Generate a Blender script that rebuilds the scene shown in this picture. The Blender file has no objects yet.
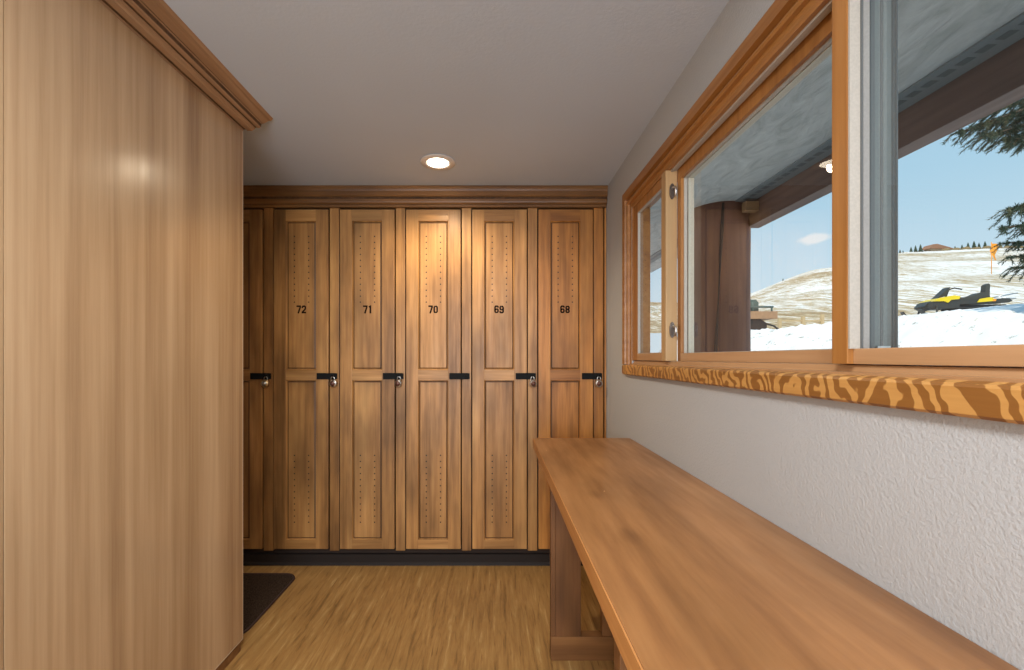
import bpy, bmesh, math, random
from mathutils import Vector, Matrix, noise
random.seed(7)
C = bpy.context.scene.collection
F, CX, CY, EYE, D = 426.6, 495.0, 358.0, 1.3165, 2.71
CEIL = 2.399
WX = 0.709            # inner face of the window wall
PI = math.pi

# ------------------------------------------------------------------ materials
def new_mat(name):
    m = bpy.data.materials.new(name); m.use_nodes = True
    nt = m.node_tree
    return m, nt, nt.nodes['Principled BSDF']

def N(nt, t, **kw):
    n = nt.nodes.new(t)
    for k, v in kw.items():
        if hasattr(n, k): setattr(n, k, v)
        else: n.inputs[k.replace('_', ' ')].default_value = v
    return n

def ramp(nt, fac, stops):
    r = nt.nodes.new('ShaderNodeValToRGB')
    els = r.color_ramp.elements
    while len(els) < len(stops): els.new(0.5)
    for e, (p, c) in zip(els, stops):
        e.position = p; e.color = (*c, 1) if len(c) == 3 else c
    nt.links.new(fac, r.inputs[0])
    return r.outputs[0]

def mixc(nt, mode, fac, a, b):
    n = nt.nodes.new('ShaderNodeMix'); n.data_type = 'RGBA'; n.blend_type = mode
    if isinstance(fac, float): n.inputs[0].default_value = fac
    else: nt.links.new(fac, n.inputs[0])
    for s, v in ((6, a), (7, b)):
        if isinstance(v, tuple): n.inputs[s].default_value = (*v, 1)
        else: nt.links.new(v, n.inputs[s])
    return n.outputs[2]

def flat(name, col, rough=0.5, metal=0.0, spec=0.5, bump=0, bscale=200):
    m, nt, p = new_mat(name)
    p.inputs['Base Color'].default_value = (*col, 1)
    p.inputs['Roughness'].default_value = rough
    p.inputs['Metallic'].default_value = metal
    p.inputs['Specular IOR Level'].default_value = spec
    tc = N(nt, 'ShaderNodeTexCoord'); nz = N(nt, 'ShaderNodeTexNoise', Scale=bscale, Detail=3.0)
    nt.links.new(tc.outputs['Object'], nz.inputs['Vector'])
    v = ramp(nt, nz.outputs[0], [(0.3, tuple(c*0.92 for c in col)), (0.7, tuple(min(1, c*1.06) for c in col))])
    nt.links.new(v, p.inputs['Base Color'])
    if bump:
        b = N(nt, 'ShaderNodeBump', Strength=bump, Distance=0.002)
        nt.links.new(nz.outputs[0], b.inputs['Height']); nt.links.new(b.outputs[0], p.inputs['Normal'])
    return m

def wood(name, dark, mid, light, axis='Z', grain=60, stretch=0.04, mottle=0.5, mscale=3.0,
         rough=0.4, spec=0.5, knots=False, tint=False, wave=None, coat=0.0, dots=None):
    m, nt, p = new_mat(name)
    L = nt.links.new
    tc = N(nt, 'ShaderNodeTexCoord'); oi = N(nt, 'ShaderNodeObjectInfo')
    mul = N(nt, 'ShaderNodeMath', operation='MULTIPLY'); mul.inputs[1].default_value = 37.0
    L(oi.outputs['Random'], mul.inputs[0])
    add = N(nt, 'ShaderNodeVectorMath', operation='ADD')
    L(tc.outputs['Object'], add.inputs[0]); L(mul.outputs[0], add.inputs[1])
    s = [1, 1, 1]; s['XYZ'.index(axis)] = stretch
    mp = N(nt, 'ShaderNodeMapping'); mp.inputs['Scale'].default_value = s
    L(add.outputs[0], mp.inputs['Vector'])
    n1 = N(nt, 'ShaderNodeTexNoise', Scale=float(grain), Detail=6.0, Roughness=0.65)
    n2 = N(nt, 'ShaderNodeTexNoise', Scale=grain*0.22, Detail=3.0, Distortion=0.8)
    L(mp.outputs[0], n1.inputs['Vector']); L(mp.outputs[0], n2.inputs['Vector'])
    avg = N(nt, 'ShaderNodeMath', operation='ADD')
    h1 = N(nt, 'ShaderNodeMath', operation='MULTIPLY'); h1.inputs[1].default_value = 0.5; L(n1.outputs[0], h1.inputs[0])
    h2 = N(nt, 'ShaderNodeMath', operation='MULTIPLY'); h2.inputs[1].default_value = 0.5; L(n2.outputs[0], h2.inputs[0])
    L(h1.outputs[0], avg.inputs[0]); L(h2.outputs[0], avg.inputs[1])
    col = ramp(nt, avg.outputs[0], [(0.32, dark), (0.5, mid), (0.68, light)])
    s2 = [1, 1, 1]; s2['XYZ'.index(axis)] = 0.35
    mp2 = N(nt, 'ShaderNodeMapping'); mp2.inputs['Scale'].default_value = s2
    L(add.outputs[0], mp2.inputs['Vector'])
    n3 = N(nt, 'ShaderNodeTexNoise', Scale=float(mscale), Detail=3.0, Roughness=0.55)
    L(mp2.outputs[0], n3.inputs['Vector'])
    lo = 1 - mottle*0.6; hi = 1 + mottle*0.25
    mot = ramp(nt, n3.outputs[0], [(0.3, (lo, lo*0.97, lo*0.92)), (0.62, (hi, hi, hi))])
    col = mixc(nt, 'MULTIPLY', 1.0, col, mot)
    if wave:
        wv = N(nt, 'ShaderNodeTexWave', wave_type='BANDS', Scale=wave[0], Distortion=wave[1], Detail=2.0)
        wv.bands_direction = wave[3] if len(wave) > 3 else 'Y'
        wv.inputs['Detail Scale'].default_value = wave[2]
        mpw = N(nt, 'ShaderNodeMapping'); L(tc.outputs['Object'], mpw.inputs['Vector'])
        mpw.inputs['Rotation'].default_value = (0.5, 0, 0)
        L(mpw.outputs[0], wv.inputs['Vector'])
        wc = ramp(nt, wv.outputs[0], [(0.42, (0.52, 0.42, 0.34)), (0.56, (1.1, 1.1, 1.1))])
        col = mixc(nt, 'MULTIPLY', 1.0, col, wc)
    if knots:
        mk = N(nt, 'ShaderNodeMapping'); sk = [1, 1, 1]; sk['XYZ'.index(axis)] = 0.45
        mk.inputs['Scale'].default_value = sk; L(add.outputs[0], mk.inputs['Vector'])
        vo = N(nt, 'ShaderNodeTexVoronoi', Scale=3.4); L(mk.outputs[0], vo.inputs['Vector'])
        kc = ramp(nt, vo.outputs['Distance'], [(0.04, (0.35, 0.27, 0.22)), (0.12, (1, 1, 1))])
        col = mixc(nt, 'MULTIPLY', 0.8, col, kc)
        nf = N(nt, 'ShaderNodeTexNoise', Scale=55.0, Detail=1.0); L(mp2.outputs[0], nf.inputs['Vector'])
        fm = ramp(nt, nf.outputs[0], [(0.81, (0, 0, 0)), (0.83, (1, 1, 1))])
        col = mixc(nt, 'MIX', fm, col, (0.85, 0.55, 0.3))
    if tint:
        col = mixc(nt, 'MULTIPLY', 1.0, col, oi.outputs['Color'])
    if dots:
        xc, hx, spans, rad = dots
        def mth(op, a, b=None):
            q = N(nt, 'ShaderNodeMath', operation=op)
            for i_, v in enumerate((a, b)):
                if v is None: continue
                if isinstance(v, (int, float)): q.inputs[i_].default_value = v
                else: L(v, q.inputs[i_])
            return q.outputs[0]
        se = N(nt, 'ShaderNodeSeparateXYZ'); L(tc.outputs['Object'], se.inputs[0])
        dx = mth('SUBTRACT', mth('ABSOLUTE', mth('SUBTRACT', se.outputs['X'], xc)), hx)
        tot = None
        for z0, z1, n_ in spans:
            pit = (z1-z0)/(n_-1); k_ = mth('DIVIDE', mth('SUBTRACT', se.outputs['Z'], z0), pit)
            kr = mth('MINIMUM', mth('MAXIMUM', mth('ROUND', k_), 0.0), float(n_-1))
            dz = mth('MULTIPLY', mth('SUBTRACT', k_, kr), pit)
            ds = mth('SQRT', mth('ADD', mth('MULTIPLY', dx, dx), mth('MULTIPLY', dz, dz)))
            tot = ds if tot is None else mth('MINIMUM', tot, ds)
        mk_ = mth('LESS_THAN', tot, rad)
        col = mixc(nt, 'MIX', mk_, col, (0.02, 0.009, 0.004))
    L(col, p.inputs['Base Color'])
    rr = ramp(nt, n1.outputs[0], [(0.3, (rough*1.2,)*3), (0.7, (rough*0.85,)*3)])
    L(rr, p.inputs['Roughness'])
    p.inputs['Specular IOR Level'].default_value = spec
    p.inputs['Coat Weight'].default_value = coat; p.inputs['Coat Roughness'].default_value = 0.2
    b = N(nt, 'ShaderNodeBump', Strength=0.08, Distance=0.001)
    L(n1.outputs[0], b.inputs['Height']); L(b.outputs[0], p.inputs['Normal'])
    return m

def plaster(name, col, scale=140, strength=0.25, dist=0.003, rough=0.85):
    m, nt, p = new_mat(name); L = nt.links.new
    tc = N(nt, 'ShaderNodeTexCoord')
    n = N(nt, 'ShaderNodeTexNoise', Scale=float(scale), Detail=3.0, Roughness=0.55); L(tc.outputs['Object'], n.inputs['Vector'])
    b = N(nt, 'ShaderNodeBump', Strength=strength, Distance=dist)
    L(n.outputs[0], b.inputs['Height']); L(b.outputs[0], p.inputs['Normal'])
    n2 = N(nt, 'ShaderNodeTexNoise', Scale=1.5, Detail=2.0); L(tc.outputs['Object'], n2.inputs['Vector'])
    c = ramp(nt, n2.outputs[0], [(0.3, tuple(x*0.95 for x in col)), (0.7, col)])
    L(c, p.inputs['Base Color']); p.inputs['Roughness'].default_value = rough
    return m

def stucco():
    m, nt, p = new_mat('swirled_stucco'); L = nt.links.new
    tc = N(nt, 'ShaderNodeTexCoord'); mp = N(nt, 'ShaderNodeMapping'); mp.inputs['Scale'].default_value = (1, .45, 1); L(tc.outputs['Object'], mp.inputs['Vector'])
    n = N(nt, 'ShaderNodeTexNoise', Scale=5.0, Detail=5.0, Roughness=0.6, Distortion=2.5); L(mp.outputs[0], n.inputs['Vector'])
    c = ramp(nt, n.outputs[0], [(0.3, (.38, .36, .32)), (0.5, (.49, .46, .42)), (0.7, (.58, .55, .50))])
    L(c, p.inputs['Base Color']); p.inputs['Roughness'].default_value = .9
    b = N(nt, 'ShaderNodeBump', Strength=0.7, Distance=0.03); L(n.outputs[0], b.inputs['Height']); L(b.outputs[0], p.inputs['Normal'])
    return m
M = {}
M['locker'] = wood('locker_wood', (0.20, 0.092, 0.026), (0.395, 0.20, 0.064), (0.53, 0.30, 0.108), grain=42, stretch=0.05, mottle=0.75, mscale=5.0, rough=0.42, tint=True)
M['locker_h'] = wood('locker_wood_cross', (0.20, 0.092, 0.026), (0.395, 0.20, 0.064), (0.53, 0.30, 0.108), axis='X', grain=42, stretch=0.05, mottle=0.7, mscale=4.0, rough=0.42, tint=True)
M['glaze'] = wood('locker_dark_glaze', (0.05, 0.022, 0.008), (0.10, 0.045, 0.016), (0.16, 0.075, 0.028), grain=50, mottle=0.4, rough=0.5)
M['carcass'] = flat('carcass_dark', (0.03, 0.015, 0.008), 0.8)  # near-black colour carries the shade of the door gaps
M['panel'] = wood('laminate_panel', (0.32, 0.19, 0.098), (0.49, 0.32, 0.175), (0.62, 0.43, 0.255), grain=30, stretch=0.025, mottle=0.25, mscale=1.8, rough=0.22, spec=1.0)
M['panel_crown'] = wood('laminate_crown', (0.22, 0.115, 0.055), (0.33, 0.185, 0.095), (0.42, 0.255, 0.14), axis='Y', grain=40, mottle=0.3, rough=0.4)
M['panel_edge'] = flat('panel_edge_band', (0.55, 0.42, 0.28), 0.45)
M['table'] = wood('table_wood', (0.19, 0.078, 0.026), (0.315, 0.145, 0.05), (0.41, 0.205, 0.078), axis='Y', grain=20, stretch=0.10, mottle=0.55, mscale=4.5, rough=0.34, knots=True)
M['table_edge'] = wood('table_edge', (0.33, 0.13, 0.035), (0.46, 0.20, 0.06), (0.56, 0.27, 0.09), axis='Y', grain=40, mottle=0.3, rough=0.4)
M['leg'] = wood('leg_wood', (0.10, 0.040, 0.013), (0.19, 0.080, 0.026), (0.28, 0.13, 0.045), grain=30, mottle=0.6, mscale=6, rough=0.5)
M['leg_h'] = wood('leg_wood_cross', (0.14, 0.055, 0.017), (0.23, 0.10, 0.03), (0.32, 0.15, 0.05), axis='X', grain=30, mottle=0.5, mscale=6, rough=0.5)
fir = ((0.25, 0.095, 0.022), (0.37, 0.16, 0.04), (0.46, 0.22, 0.065))
M['fir_y'] = wood('fir_casing', *fir, axis='Y', grain=45, mottle=0.35, rough=0.36)
M['fir_z'] = wood('fir_upright', *fir, axis='Z', grain=45, mottle=0.3, rough=0.36)
M['fir_sill'] = wood('fir_sill', (0.42, 0.20, 0.05), (0.50, 0.26, 0.075), (0.58, 0.32, 0.10), axis='Y', grain=45, mottle=0.2, rough=0.36, wave=(9.0, 12.0, 1.6))
M['fir_pale'] = wood('pale_jamb', (0.42, 0.25, 0.11), (0.52, 0.335, 0.16), (0.60, 0.41, 0.21), axis='Z', grain=35, mottle=0.3, rough=0.4)
M['sash_low'] = wood('sill_wood_sunlit_tone', (0.40, 0.22, 0.10), (0.48, 0.28, 0.14), (0.55, 0.34, 0.18), axis='Y', grain=45, mottle=0.25, rough=0.36)  # paler fir copy, sunlight on the lower rails put into the colour
M['vinyl'] = flat('white_weatherstrip', (0.44, 0.40, 0.34), 0.5)
M['ext_jamb'] = flat('exterior_jamb_grey', (0.11, 0.12, 0.12), 0.5, bscale=300)
M['ext_jamb2'] = flat('exterior_jamb_light', (0.165, 0.185, 0.18), 0.5, bscale=300)
M['strip_grey'] = flat('grey_glazing_strip', (0.27, 0.26, 0.24), 0.5)
M['ext_cream'] = flat('exterior_jamb_cream', (0.60, 0.55, 0.44), 0.6)
M['black'] = flat('black_iron', (0.006, 0.006, 0.006), 0.6, spec=.15)
M['ink'] = flat('number_ink', (0.016, 0.007, 0.004), 0.8, spec=.1)
M['hole'] = flat('vent_hole', (0.025, 0.012, 0.006), 0.9)
M['steel'] = flat('brushed_steel', (0.62, 0.60, 0.57), 0.28, 1.0)
M['brass'] = flat('pale_brass', (0.80, 0.60, 0.33), 0.32, 1.0)
M['dial'] = flat('dial_dark', (0.12, 0.045, 0.03), 0.35)
M['wall'] = plaster('orange_peel_wall', (0.455, 0.465, 0.46), 170, 0.5, 0.0035)
M['ceiling'] = plaster('ceiling_plaster', (0.55, 0.615, 0.69), 90, 0.25, 0.003)
M['soffit'] = stucco()
M['soffit_vent'] = flat('soffit_vent_metal', (0.10, 0.11, 0.105), 0.6)
M['vent_band'] = flat('soffit_band', (0.20, 0.21, 0.20), 0.7)
M['beam'] = wood('porch_beam', (0.07, 0.032, 0.022), (0.13, 0.065, 0.045), (0.19, 0.10, 0.07), axis='Y', grain=14, mottle=0.4, rough=0.6)
M['log'] = wood('log_column', (0.13, 0.05, 0.032), (0.20, 0.082, 0.052), (0.27, 0.12, 0.08), axis='Z', grain=9, stretch=0.05, mottle=0.5, mscale=1.5, rough=0.6)
M['bracket'] = flat('bracket_wood', (0.34, 0.18, 0.08), 0.6)
M['rubber'] = flat('black_rubber', (0.022, 0.020, 0.020), 0.55)
M['kick'] = flat('rubber_base', (0.022, 0.016, 0.013), 0.6, spec=.2)
M['trim_white'] = flat('fixture_white', (0.75, 0.72, 0.68), 0.4)

def floor_mat():
    m, nt, p = new_mat('streaked_linoleum'); L = nt.links.new
    tc = N(nt, 'ShaderNodeTexCoord')
    mp = N(nt, 'ShaderNodeMapping'); mp.inputs['Scale'].default_value = (1, 0.085, 1); mp.inputs['Rotation'].default_value = (0, 0, 0.05)
    L(tc.outputs['Object'], mp.inputs['Vector'])
    n1 = N(nt, 'ShaderNodeTexNoise', Scale=38.0, Detail=5.0, Roughness=0.7, Distortion=0.4); L(mp.outputs[0], n1.inputs['Vector'])
    n2 = N(nt, 'ShaderNodeTexNoise', Scale=70.0, Detail=2.0, Distortion=0.3); L(mp.outputs[0], n2.inputs['Vector'])
    c = ramp(nt, n1.outputs[0], [(0.30, (0.20, 0.105, 0.032)), (0.45, (0.35, 0.188, 0.058)), (0.58, (0.415, 0.236, 0.076)), (0.72, (0.56, 0.37, 0.15))])
    d = ramp(nt, n2.outputs[0], [(0.27, (0.55, 0.48, 0.40)), (0.37, (1, 1, 1))])
    c = mixc(nt, 'MULTIPLY', 0.8, c, d)
    n3 = N(nt, 'ShaderNodeTexNoise', Scale=2.5, Detail=2.0); L(tc.outputs['Object'], n3.inputs['Vector'])
    d3 = ramp(nt, n3.outputs[0], [(0.3, (0.88, 0.87, 0.85)), (0.7, (1.05, 1.05, 1.05))])
    c = mixc(nt, 'MULTIPLY', 1.0, c, d3)
    L(c, p.inputs['Base Color']); p.inputs['Roughness'].default_value = 0.42
    return m
M['floor'] = floor_mat()

def carpet_mat():
    m, nt, p = new_mat('brown_carpet_mat'); L = nt.links.new
    tc = N(nt, 'ShaderNodeTexCoord'); n = N(nt, 'ShaderNodeTexNoise', Scale=260.0, Detail=2.0); L(tc.outputs['Object'], n.inputs['Vector'])
    c = ramp(nt, n.outputs[0], [(0.35, (0.018, 0.012, 0.010)), (0.65, (0.072, 0.048, 0.030))])
    L(c, p.inputs['Base Color']); p.inputs['Specular IOR Level'].default_value = .05; p.inputs['Roughness'].default_value = 0.95
    b = N(nt, 'ShaderNodeBump', Strength=0.8, Distance=0.004); L(n.outputs[0], b.inputs['Height']); L(b.outputs[0], p.inputs['Normal'])
    return m
M['carpet'] = carpet_mat()

def glass_mat():
    m = bpy.data.materials.new('window_glass'); m.use_nodes = True
    nt = m.node_tree; nt.nodes.clear(); L = nt.links.new
    out = N(nt, 'ShaderNodeOutputMaterial'); mx = N(nt, 'ShaderNodeMixShader')
    tr = N(nt, 'ShaderNodeBsdfTransparent'); gl = N(nt, 'ShaderNodeBsdfGlossy'); 
    geo = N(nt, 'ShaderNodeNewGeometry'); dot = N(nt, 'ShaderNodeVectorMath', operation='DOT_PRODUCT')
    L(geo.outputs['Normal'], dot.inputs[0]); L(geo.outputs['Incoming'], dot.inputs[1])
    ab = N(nt, 'ShaderNodeMath', operation='ABSOLUTE'); L(dot.outputs['Value'], ab.inputs[0])
    om = N(nt, 'ShaderNodeMath', operation='SUBTRACT'); om.inputs[0].default_value = 1.0; L(ab.outputs[0], om.inputs[1])
    pw = N(nt, 'ShaderNodeMath', operation='POWER'); pw.inputs[1].default_value = 5.0; L(om.outputs[0], pw.inputs[0])
    fr = N(nt, 'ShaderNodeMath', operation='MULTIPLY_ADD'); fr.inputs[1].default_value = 0.9; fr.inputs[2].default_value = 0.06; L(pw.outputs[0], fr.inputs[0])
    tr.inputs[0].default_value = (0.95, 0.975, 0.975, 1); gl.inputs['Roughness'].default_value = 0.0
    gl.inputs['Color'].default_value = (1, 1, 1, 1)
    L(fr.outputs[0], mx.inputs[0]); L(tr.outputs[0], mx.inputs[1]); L(gl.outputs[0], mx.inputs[2]); L(mx.outputs[0], out.inputs[0])
    return m
M['glass'] = glass_mat()

def emit(name, col, s):
    m, nt, p = new_mat(name)
    p.inputs['Base Color'].default_value = (*col, 1)
    p.inputs['Emission Color'].default_value = (*col, 1); p.inputs['Emission Strength'].default_value = s
    return m
M['bulb'] = emit('lamp_glow', (1.0, 0.86, 0.66), 9)

def snow_mat(name, patches):
    m, nt, p = new_mat(name); L = nt.links.new
    tc = N(nt, 'ShaderNodeTexCoord')
    if patches:
        mp = N(nt, 'ShaderNodeMapping'); mp.inputs['Scale'].default_value = (2.6, 0.5, 0.0); L(tc.outputs['Object'], mp.inputs['Vector'])
        n = N(nt, 'ShaderNodeTexNoise', Scale=0.9, Detail=8.0, Roughness=0.8); L(mp.outputs[0], n.inputs['Vector'])
        n2 = N(nt, 'ShaderNodeTexNoise', Scale=0.05, Detail=3.0); L(tc.outputs['Object'], n2.inputs['Vector'])
        ad = N(nt, 'ShaderNodeMath', operation='MULTIPLY_ADD'); ad.inputs[1].default_value = 0.5; L(n2.outputs[0], ad.inputs[0]); L(n.outputs[0], ad.inputs[2])
        c = ramp(nt, ad.outputs[0], [(0.70, (0.86, 0.84, 0.80)), (0.76, (0.58, 0.47, 0.31)), (0.86, (0.32, 0.22, 0.11))])
    else:
        n = N(nt, 'ShaderNodeTexNoise', Scale=5.0, Detail=6.0, Roughness=0.75); L(tc.outputs['Object'], n.inputs['Vector'])
        c = ramp(nt, n.outputs[0], [(0.36, (0.36, 0.36, 0.31)), (0.42, (0.90, 0.89, 0.86)), (0.61, (0.90, 0.89, 0.86)), (0.68, (0.55, 0.48, 0.36))])
    L(c, p.inputs['Base Color']); p.inputs['Roughness'].default_value = 0.9; p.inputs['Specular IOR Level'].default_value = 0.1
    return m
M['snow'] = snow_mat('lumpy_snow', False)
M['hill'] = snow_mat('patchy_snow_hill', True)
M['yellow'] = flat('yellow_plastic', (0.85, 0.62, 0.02), 0.35)
M['orange'] = flat('orange_fabric', (0.95, 0.36, 0.03), 0.6)
M['dark_plastic'] = flat('dark_plastic', (0.045, 0.045, 0.04), 0.45)
M['seat_vinyl'] = flat('seat_vinyl', (0.06, 0.06, 0.05), 0.55)
M['rust'] = flat('rust_orange_panel', (0.42, 0.24, 0.13), 0.6, bscale=12)
M['green_steel'] = flat('dull_green_steel', (0.10, 0.15, 0.13), 0.6)
M['post_wood'] = flat('fence_wood', (0.55, 0.40, 0.22), 0.8, bscale=20)
M['needle'] = flat('spruce_needles', (0.055, 0.085, 0.05), 0.7, bscale=6)
M['needle_sunlit'] = flat('spruce_sunlit_needles', (0.16, 0.17, 0.09), 0.7, bscale=6)  # lighter needle copy for some twigs, sunlight put into its colour
M['bark'] = flat('spruce_bark', (0.12, 0.08, 0.05), 0.9, bscale=20)
M['far_tree'] = flat('far_conifer', (0.07, 0.10, 0.065), 0.9)
M['far_roof'] = flat('far_brown_roof', (0.33, 0.17, 0.10), 0.9)
M['far_wall'] = flat('far_tan_wall', (0.40, 0.30, 0.20), 0.9)
M['bush'] = flat('far_brown_bush', (0.28, 0.20, 0.10), 0.95)

# ------------------------------------------------------------------ mesh helpers
class MB:
    def __init__(s): s.bm = bmesh.new()
    def face(s, vs, mi=0):
        try:
            f = s.bm.faces.new(vs); f.material_index = mi; return f
        except ValueError: return None
    def box(s, x0, x1, y0, y1, z0, z1, mi=0, bev=0.0):
        x0, x1 = sorted((x0, x1)); y0, y1 = sorted((y0, y1)); z0, z1 = sorted((z0, z1))
        if bev <= 0:
            v = [s.bm.verts.new((x, y, z)) for x in (x0, x1) for y in (y0, y1) for z in (z0, z1)]
            for q in ((0,1,3,2), (4,6,7,5), (0,4,5,1), (2,3,7,6), (0,2,6,4), (1,5,7,3)): s.face([v[i] for i in q], mi)
            return s
        t = bmesh.new(); bmesh.ops.create_cube(t, size=1)
        for v in t.verts: v.co = Vector(((x0+x1)/2+v.co.x*(x1-x0), (y0+y1)/2+v.co.y*(y1-y0), (z0+z1)/2+v.co.z*(z1-z0)))
        bmesh.ops.bevel(t, geom=t.edges[:], offset=bev, segments=2, affect='EDGES', profile=0.7)
        s.merge(t, mi); return s
    def merge(s, t, mi=None):
        mp = {v: s.bm.verts.new(v.co) for v in t.verts}
        for f in t.faces:
            g = s.face([mp[v] for v in f.verts], f.material_index if mi is None else mi)
            if g: g.smooth = f.smooth
        t.free()
    def prism(s, poly, axis, a, b, mi=0, mis=None, caps=True):
        """poly in the plane across axis; X: (y,z)  Y: (x,z)  Z: (x,y)"""
        def P(p, h): return {'X': (h, p[0], p[1]), 'Y': (p[0], h, p[1]), 'Z': (p[0], p[1], h)}[axis]
        A = [s.bm.verts.new(P(p, a)) for p in poly]; B = [s.bm.verts.new(P(p, b)) for p in poly]
        n = len(poly)
        for i in range(n): s.face([A[i], A[(i+1) % n], B[(i+1) % n], B[i]], mis[i] if mis else mi)
        if caps: s.face(A[::-1], mi); s.face(B, mi)
        return s
    def tube(s, pts, r, seg=8, mi=0, closed=False):
        pts = [Vector(p) for p in pts]; n = len(pts); rings = []
        rs = r if isinstance(r, (list, tuple)) else [r]*n
        up = None
        for i, p in enumerate(pts):
            if closed: t = pts[(i+1) % n]-pts[i-1]
            else: t = pts[min(i+1, n-1)]-pts[max(i-1, 0)]
            t.normalize()
            if up is None: up = t.orthogonal().normalized()
            up = (up - t*up.dot(t)).normalized(); w = t.cross(up)
            rings.append([s.bm.verts.new(p+(up*math.cos(2*PI*k/seg)+w*math.sin(2*PI*k/seg))*rs[i]) for k in range(seg)])
        for i in range(n if closed else n-1):
            a, b = rings[i], rings[(i+1) % n]
            for k in range(seg):
                f = s.face([a[k], a[(k+1) % seg], b[(k+1) % seg], b[k]], mi)
                if f: f.smooth = True
        if not closed: s.face(rings[0][::-1], mi); s.face(rings[-1], mi)
        return s
    def lathe(s, prof, o, axis='Z', seg=32, mi=0, cap=True):
        o = Vector(o); rings = []
        for r, h in prof:
            ring = []
            for k in range(seg):
                c, n = math.cos(2*PI*k/seg)*r, math.sin(2*PI*k/seg)*r
                ring.append(s.bm.verts.new(o+Vector({'Z': (c, n, h), 'Y': (c, h, n), 'X': (h, c, n)}[axis])))
            rings.append(ring)
        for a, b in zip(rings, rings[1:]):
            for k in range(seg):
                f = s.face([a[k], a[(k+1) % seg], b[(k+1) % seg], b[k]], mi)
                if f: f.smooth = True
        if cap: s.face(rings[0][::-1], mi); s.face(rings[-1], mi)
        return s
    def build(s, name, mats, parent=None, loc=None):
        bmesh.ops.recalc_face_normals(s.bm, faces=s.bm.faces[:])
        me = bpy.data.meshes.new(name); s.bm.to_mesh(me); s.bm.free()
        for m in (mats if isinstance(mats, (list, tuple)) else [mats]): me.materials.append(M[m] if isinstance(m, str) else m)
        o = bpy.data.objects.new(name, me); C.objects.link(o)
        if parent: o.parent = parent
        if loc: o.location = loc
        return o

def empty(name, loc=(0, 0, 0), rz=0):
    o = bpy.data.objects.new(name, None); C.objects.link(o)
    o.location = loc; o.rotation_euler = (0, 0, rz); o.empty_display_size = 0.1
    return o
def tag(o, label=None, cat=None, group=None, kind=None):
    if label: o['label'] = label
    if cat: o['category'] = cat
    if group: o['group'] = group
    if kind: o['kind'] = kind
    return o
def struct(o, label=None, cat=None): return tag(o, label, cat, kind='structure')

# ------------------------------------------------------------------ room shell
YB, LX, BK = 3.19, -1.90, -2.6     # back wall, left wall, rear wall
struct(MB().box(LX-0.1, WX+0.09, BK-0.1, YB+0.1, -0.1, 0).build('floor', 'floor'), 'tan streaked sheet flooring between the lockers and the table', 'floor')
struct(MB().box(LX-0.1, WX, BK-0.1, YB+0.1, CEIL, CEIL+0.1).build('ceiling', 'ceiling'), 'grey textured ceiling above the lockers', 'ceiling')
OY0, OY1, OZ0, OZ1 = -0.02, 2.21, 1.232, 2.10     # window opening
w = MB()
w.box(WX, 0.80, BK-0.1, OY0, 0, 3.1); w.box(WX, 0.80, OY1, YB+0.1, 0, 3.1)
w.box(WX, 0.80, OY0, OY1, 0, OZ0); w.box(WX, 0.80, OY0, OY1, OZ1, 3.1)
struct(w.build('wall_right', 'wall'), 'pale textured wall under the wide window', 'wall')
struct(MB().box(LX, WX, YB, YB+0.1, 0, CEIL).build('wall_back', 'wall'), 'wall behind the lockers', 'wall')
struct(MB().box(LX-0.1, LX, BK-0.1, YB+0.1, 0, CEIL).build('wall_left', 'wall'), 'left wall behind the laminate cabinet', 'wall')
struct(MB().box(LX, WX, BK-0.1, BK, 0, CEIL).build('wall_rear', 'wall'), 'wall behind the viewer', 'wall')
struct(MB().box(LX-0.3, 3.3, BK-0.3, 9.0, 3.12, 3.2).build('roof', 'soffit_vent'), 'flat roof over room and porch', 'roof')  # unseen, added to keep the sun out of the room

# ------------------------------------------------------------------ window
def ring_frame(mb, prof, yo, zt, zb, mis=None, near=None):
    """three sided mitred casing: up the far side, along the head, down the near side. prof = (inset, X)"""
    cols = []
    for t, X in prof:
        cols.append([mb.bm.verts.new(c) for c in ((X, yo-t, zb), (X, yo-t, zt-t), (X, near+t, zt-t), (X, near+t, zb))])
    for a, b in zip(cols, cols[1:]):
        for i in range(3): mb.face([a[i], a[i+1], b[i+1], b[i]])
cas = MB()
prof = [(0, .709), (0, .692), (.003, .689), (.044, .689), (.046, .696), (.049, .7065), (.058, .7065), (.061, .695), (.070, .692), (.078, .695), (.080, .707), (.090, .707), (.095, .7085), (.1, .709)]
ring_frame(cas, prof, 2.314, 2.199, 1.283, near=-0.12)
trim = struct(cas.build('trim_1', 'fir_y'), 'stepped orange fir casing around the wide window', 'window casing')
s = MB()
s.prism([(.709, 1.229), (.6935, 1.229), (.689, 1.234), (.689, 1.274), (.692, 1.279), (.706, 1.283), (.709, 1.283)], 'Y', -0.12, 2.314)
sill = s.build('window_sill_face', 'fir_sill', trim)
s = MB()
s.prism([(.709, 1.2325), (.709, 1.288), (.716, 1.290), (.719, 1.302), (.728, 1.304), (.800, 1.304), (.800, 1.2325)], 'Y', OY0+.001, OY1-.001)
s.build('inner_sill', 'sash_low', trim)
# head and side jambs of the whole opening
j = MB()
j.box(.7095, .800, OY0+.001, OY1-.001, 2.088, 2.0995)
j.box(.7095, .800, 2.198, 2.2095, 1.304, 2.088)
j.box(.7095, .800, OY0+.001, OY0+.03, 1.304, 2.088)
j.build('jamb', 'fir_y', trim)
j = MB()
j.box(.7225, .7345, 0.88, 1.752, 2.081, 2.088); j.box(.7365, .7425, 0.88, 1.752, 2.083, 2.088)
j.build('weatherstrip', 'vinyl', trim, None)

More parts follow.
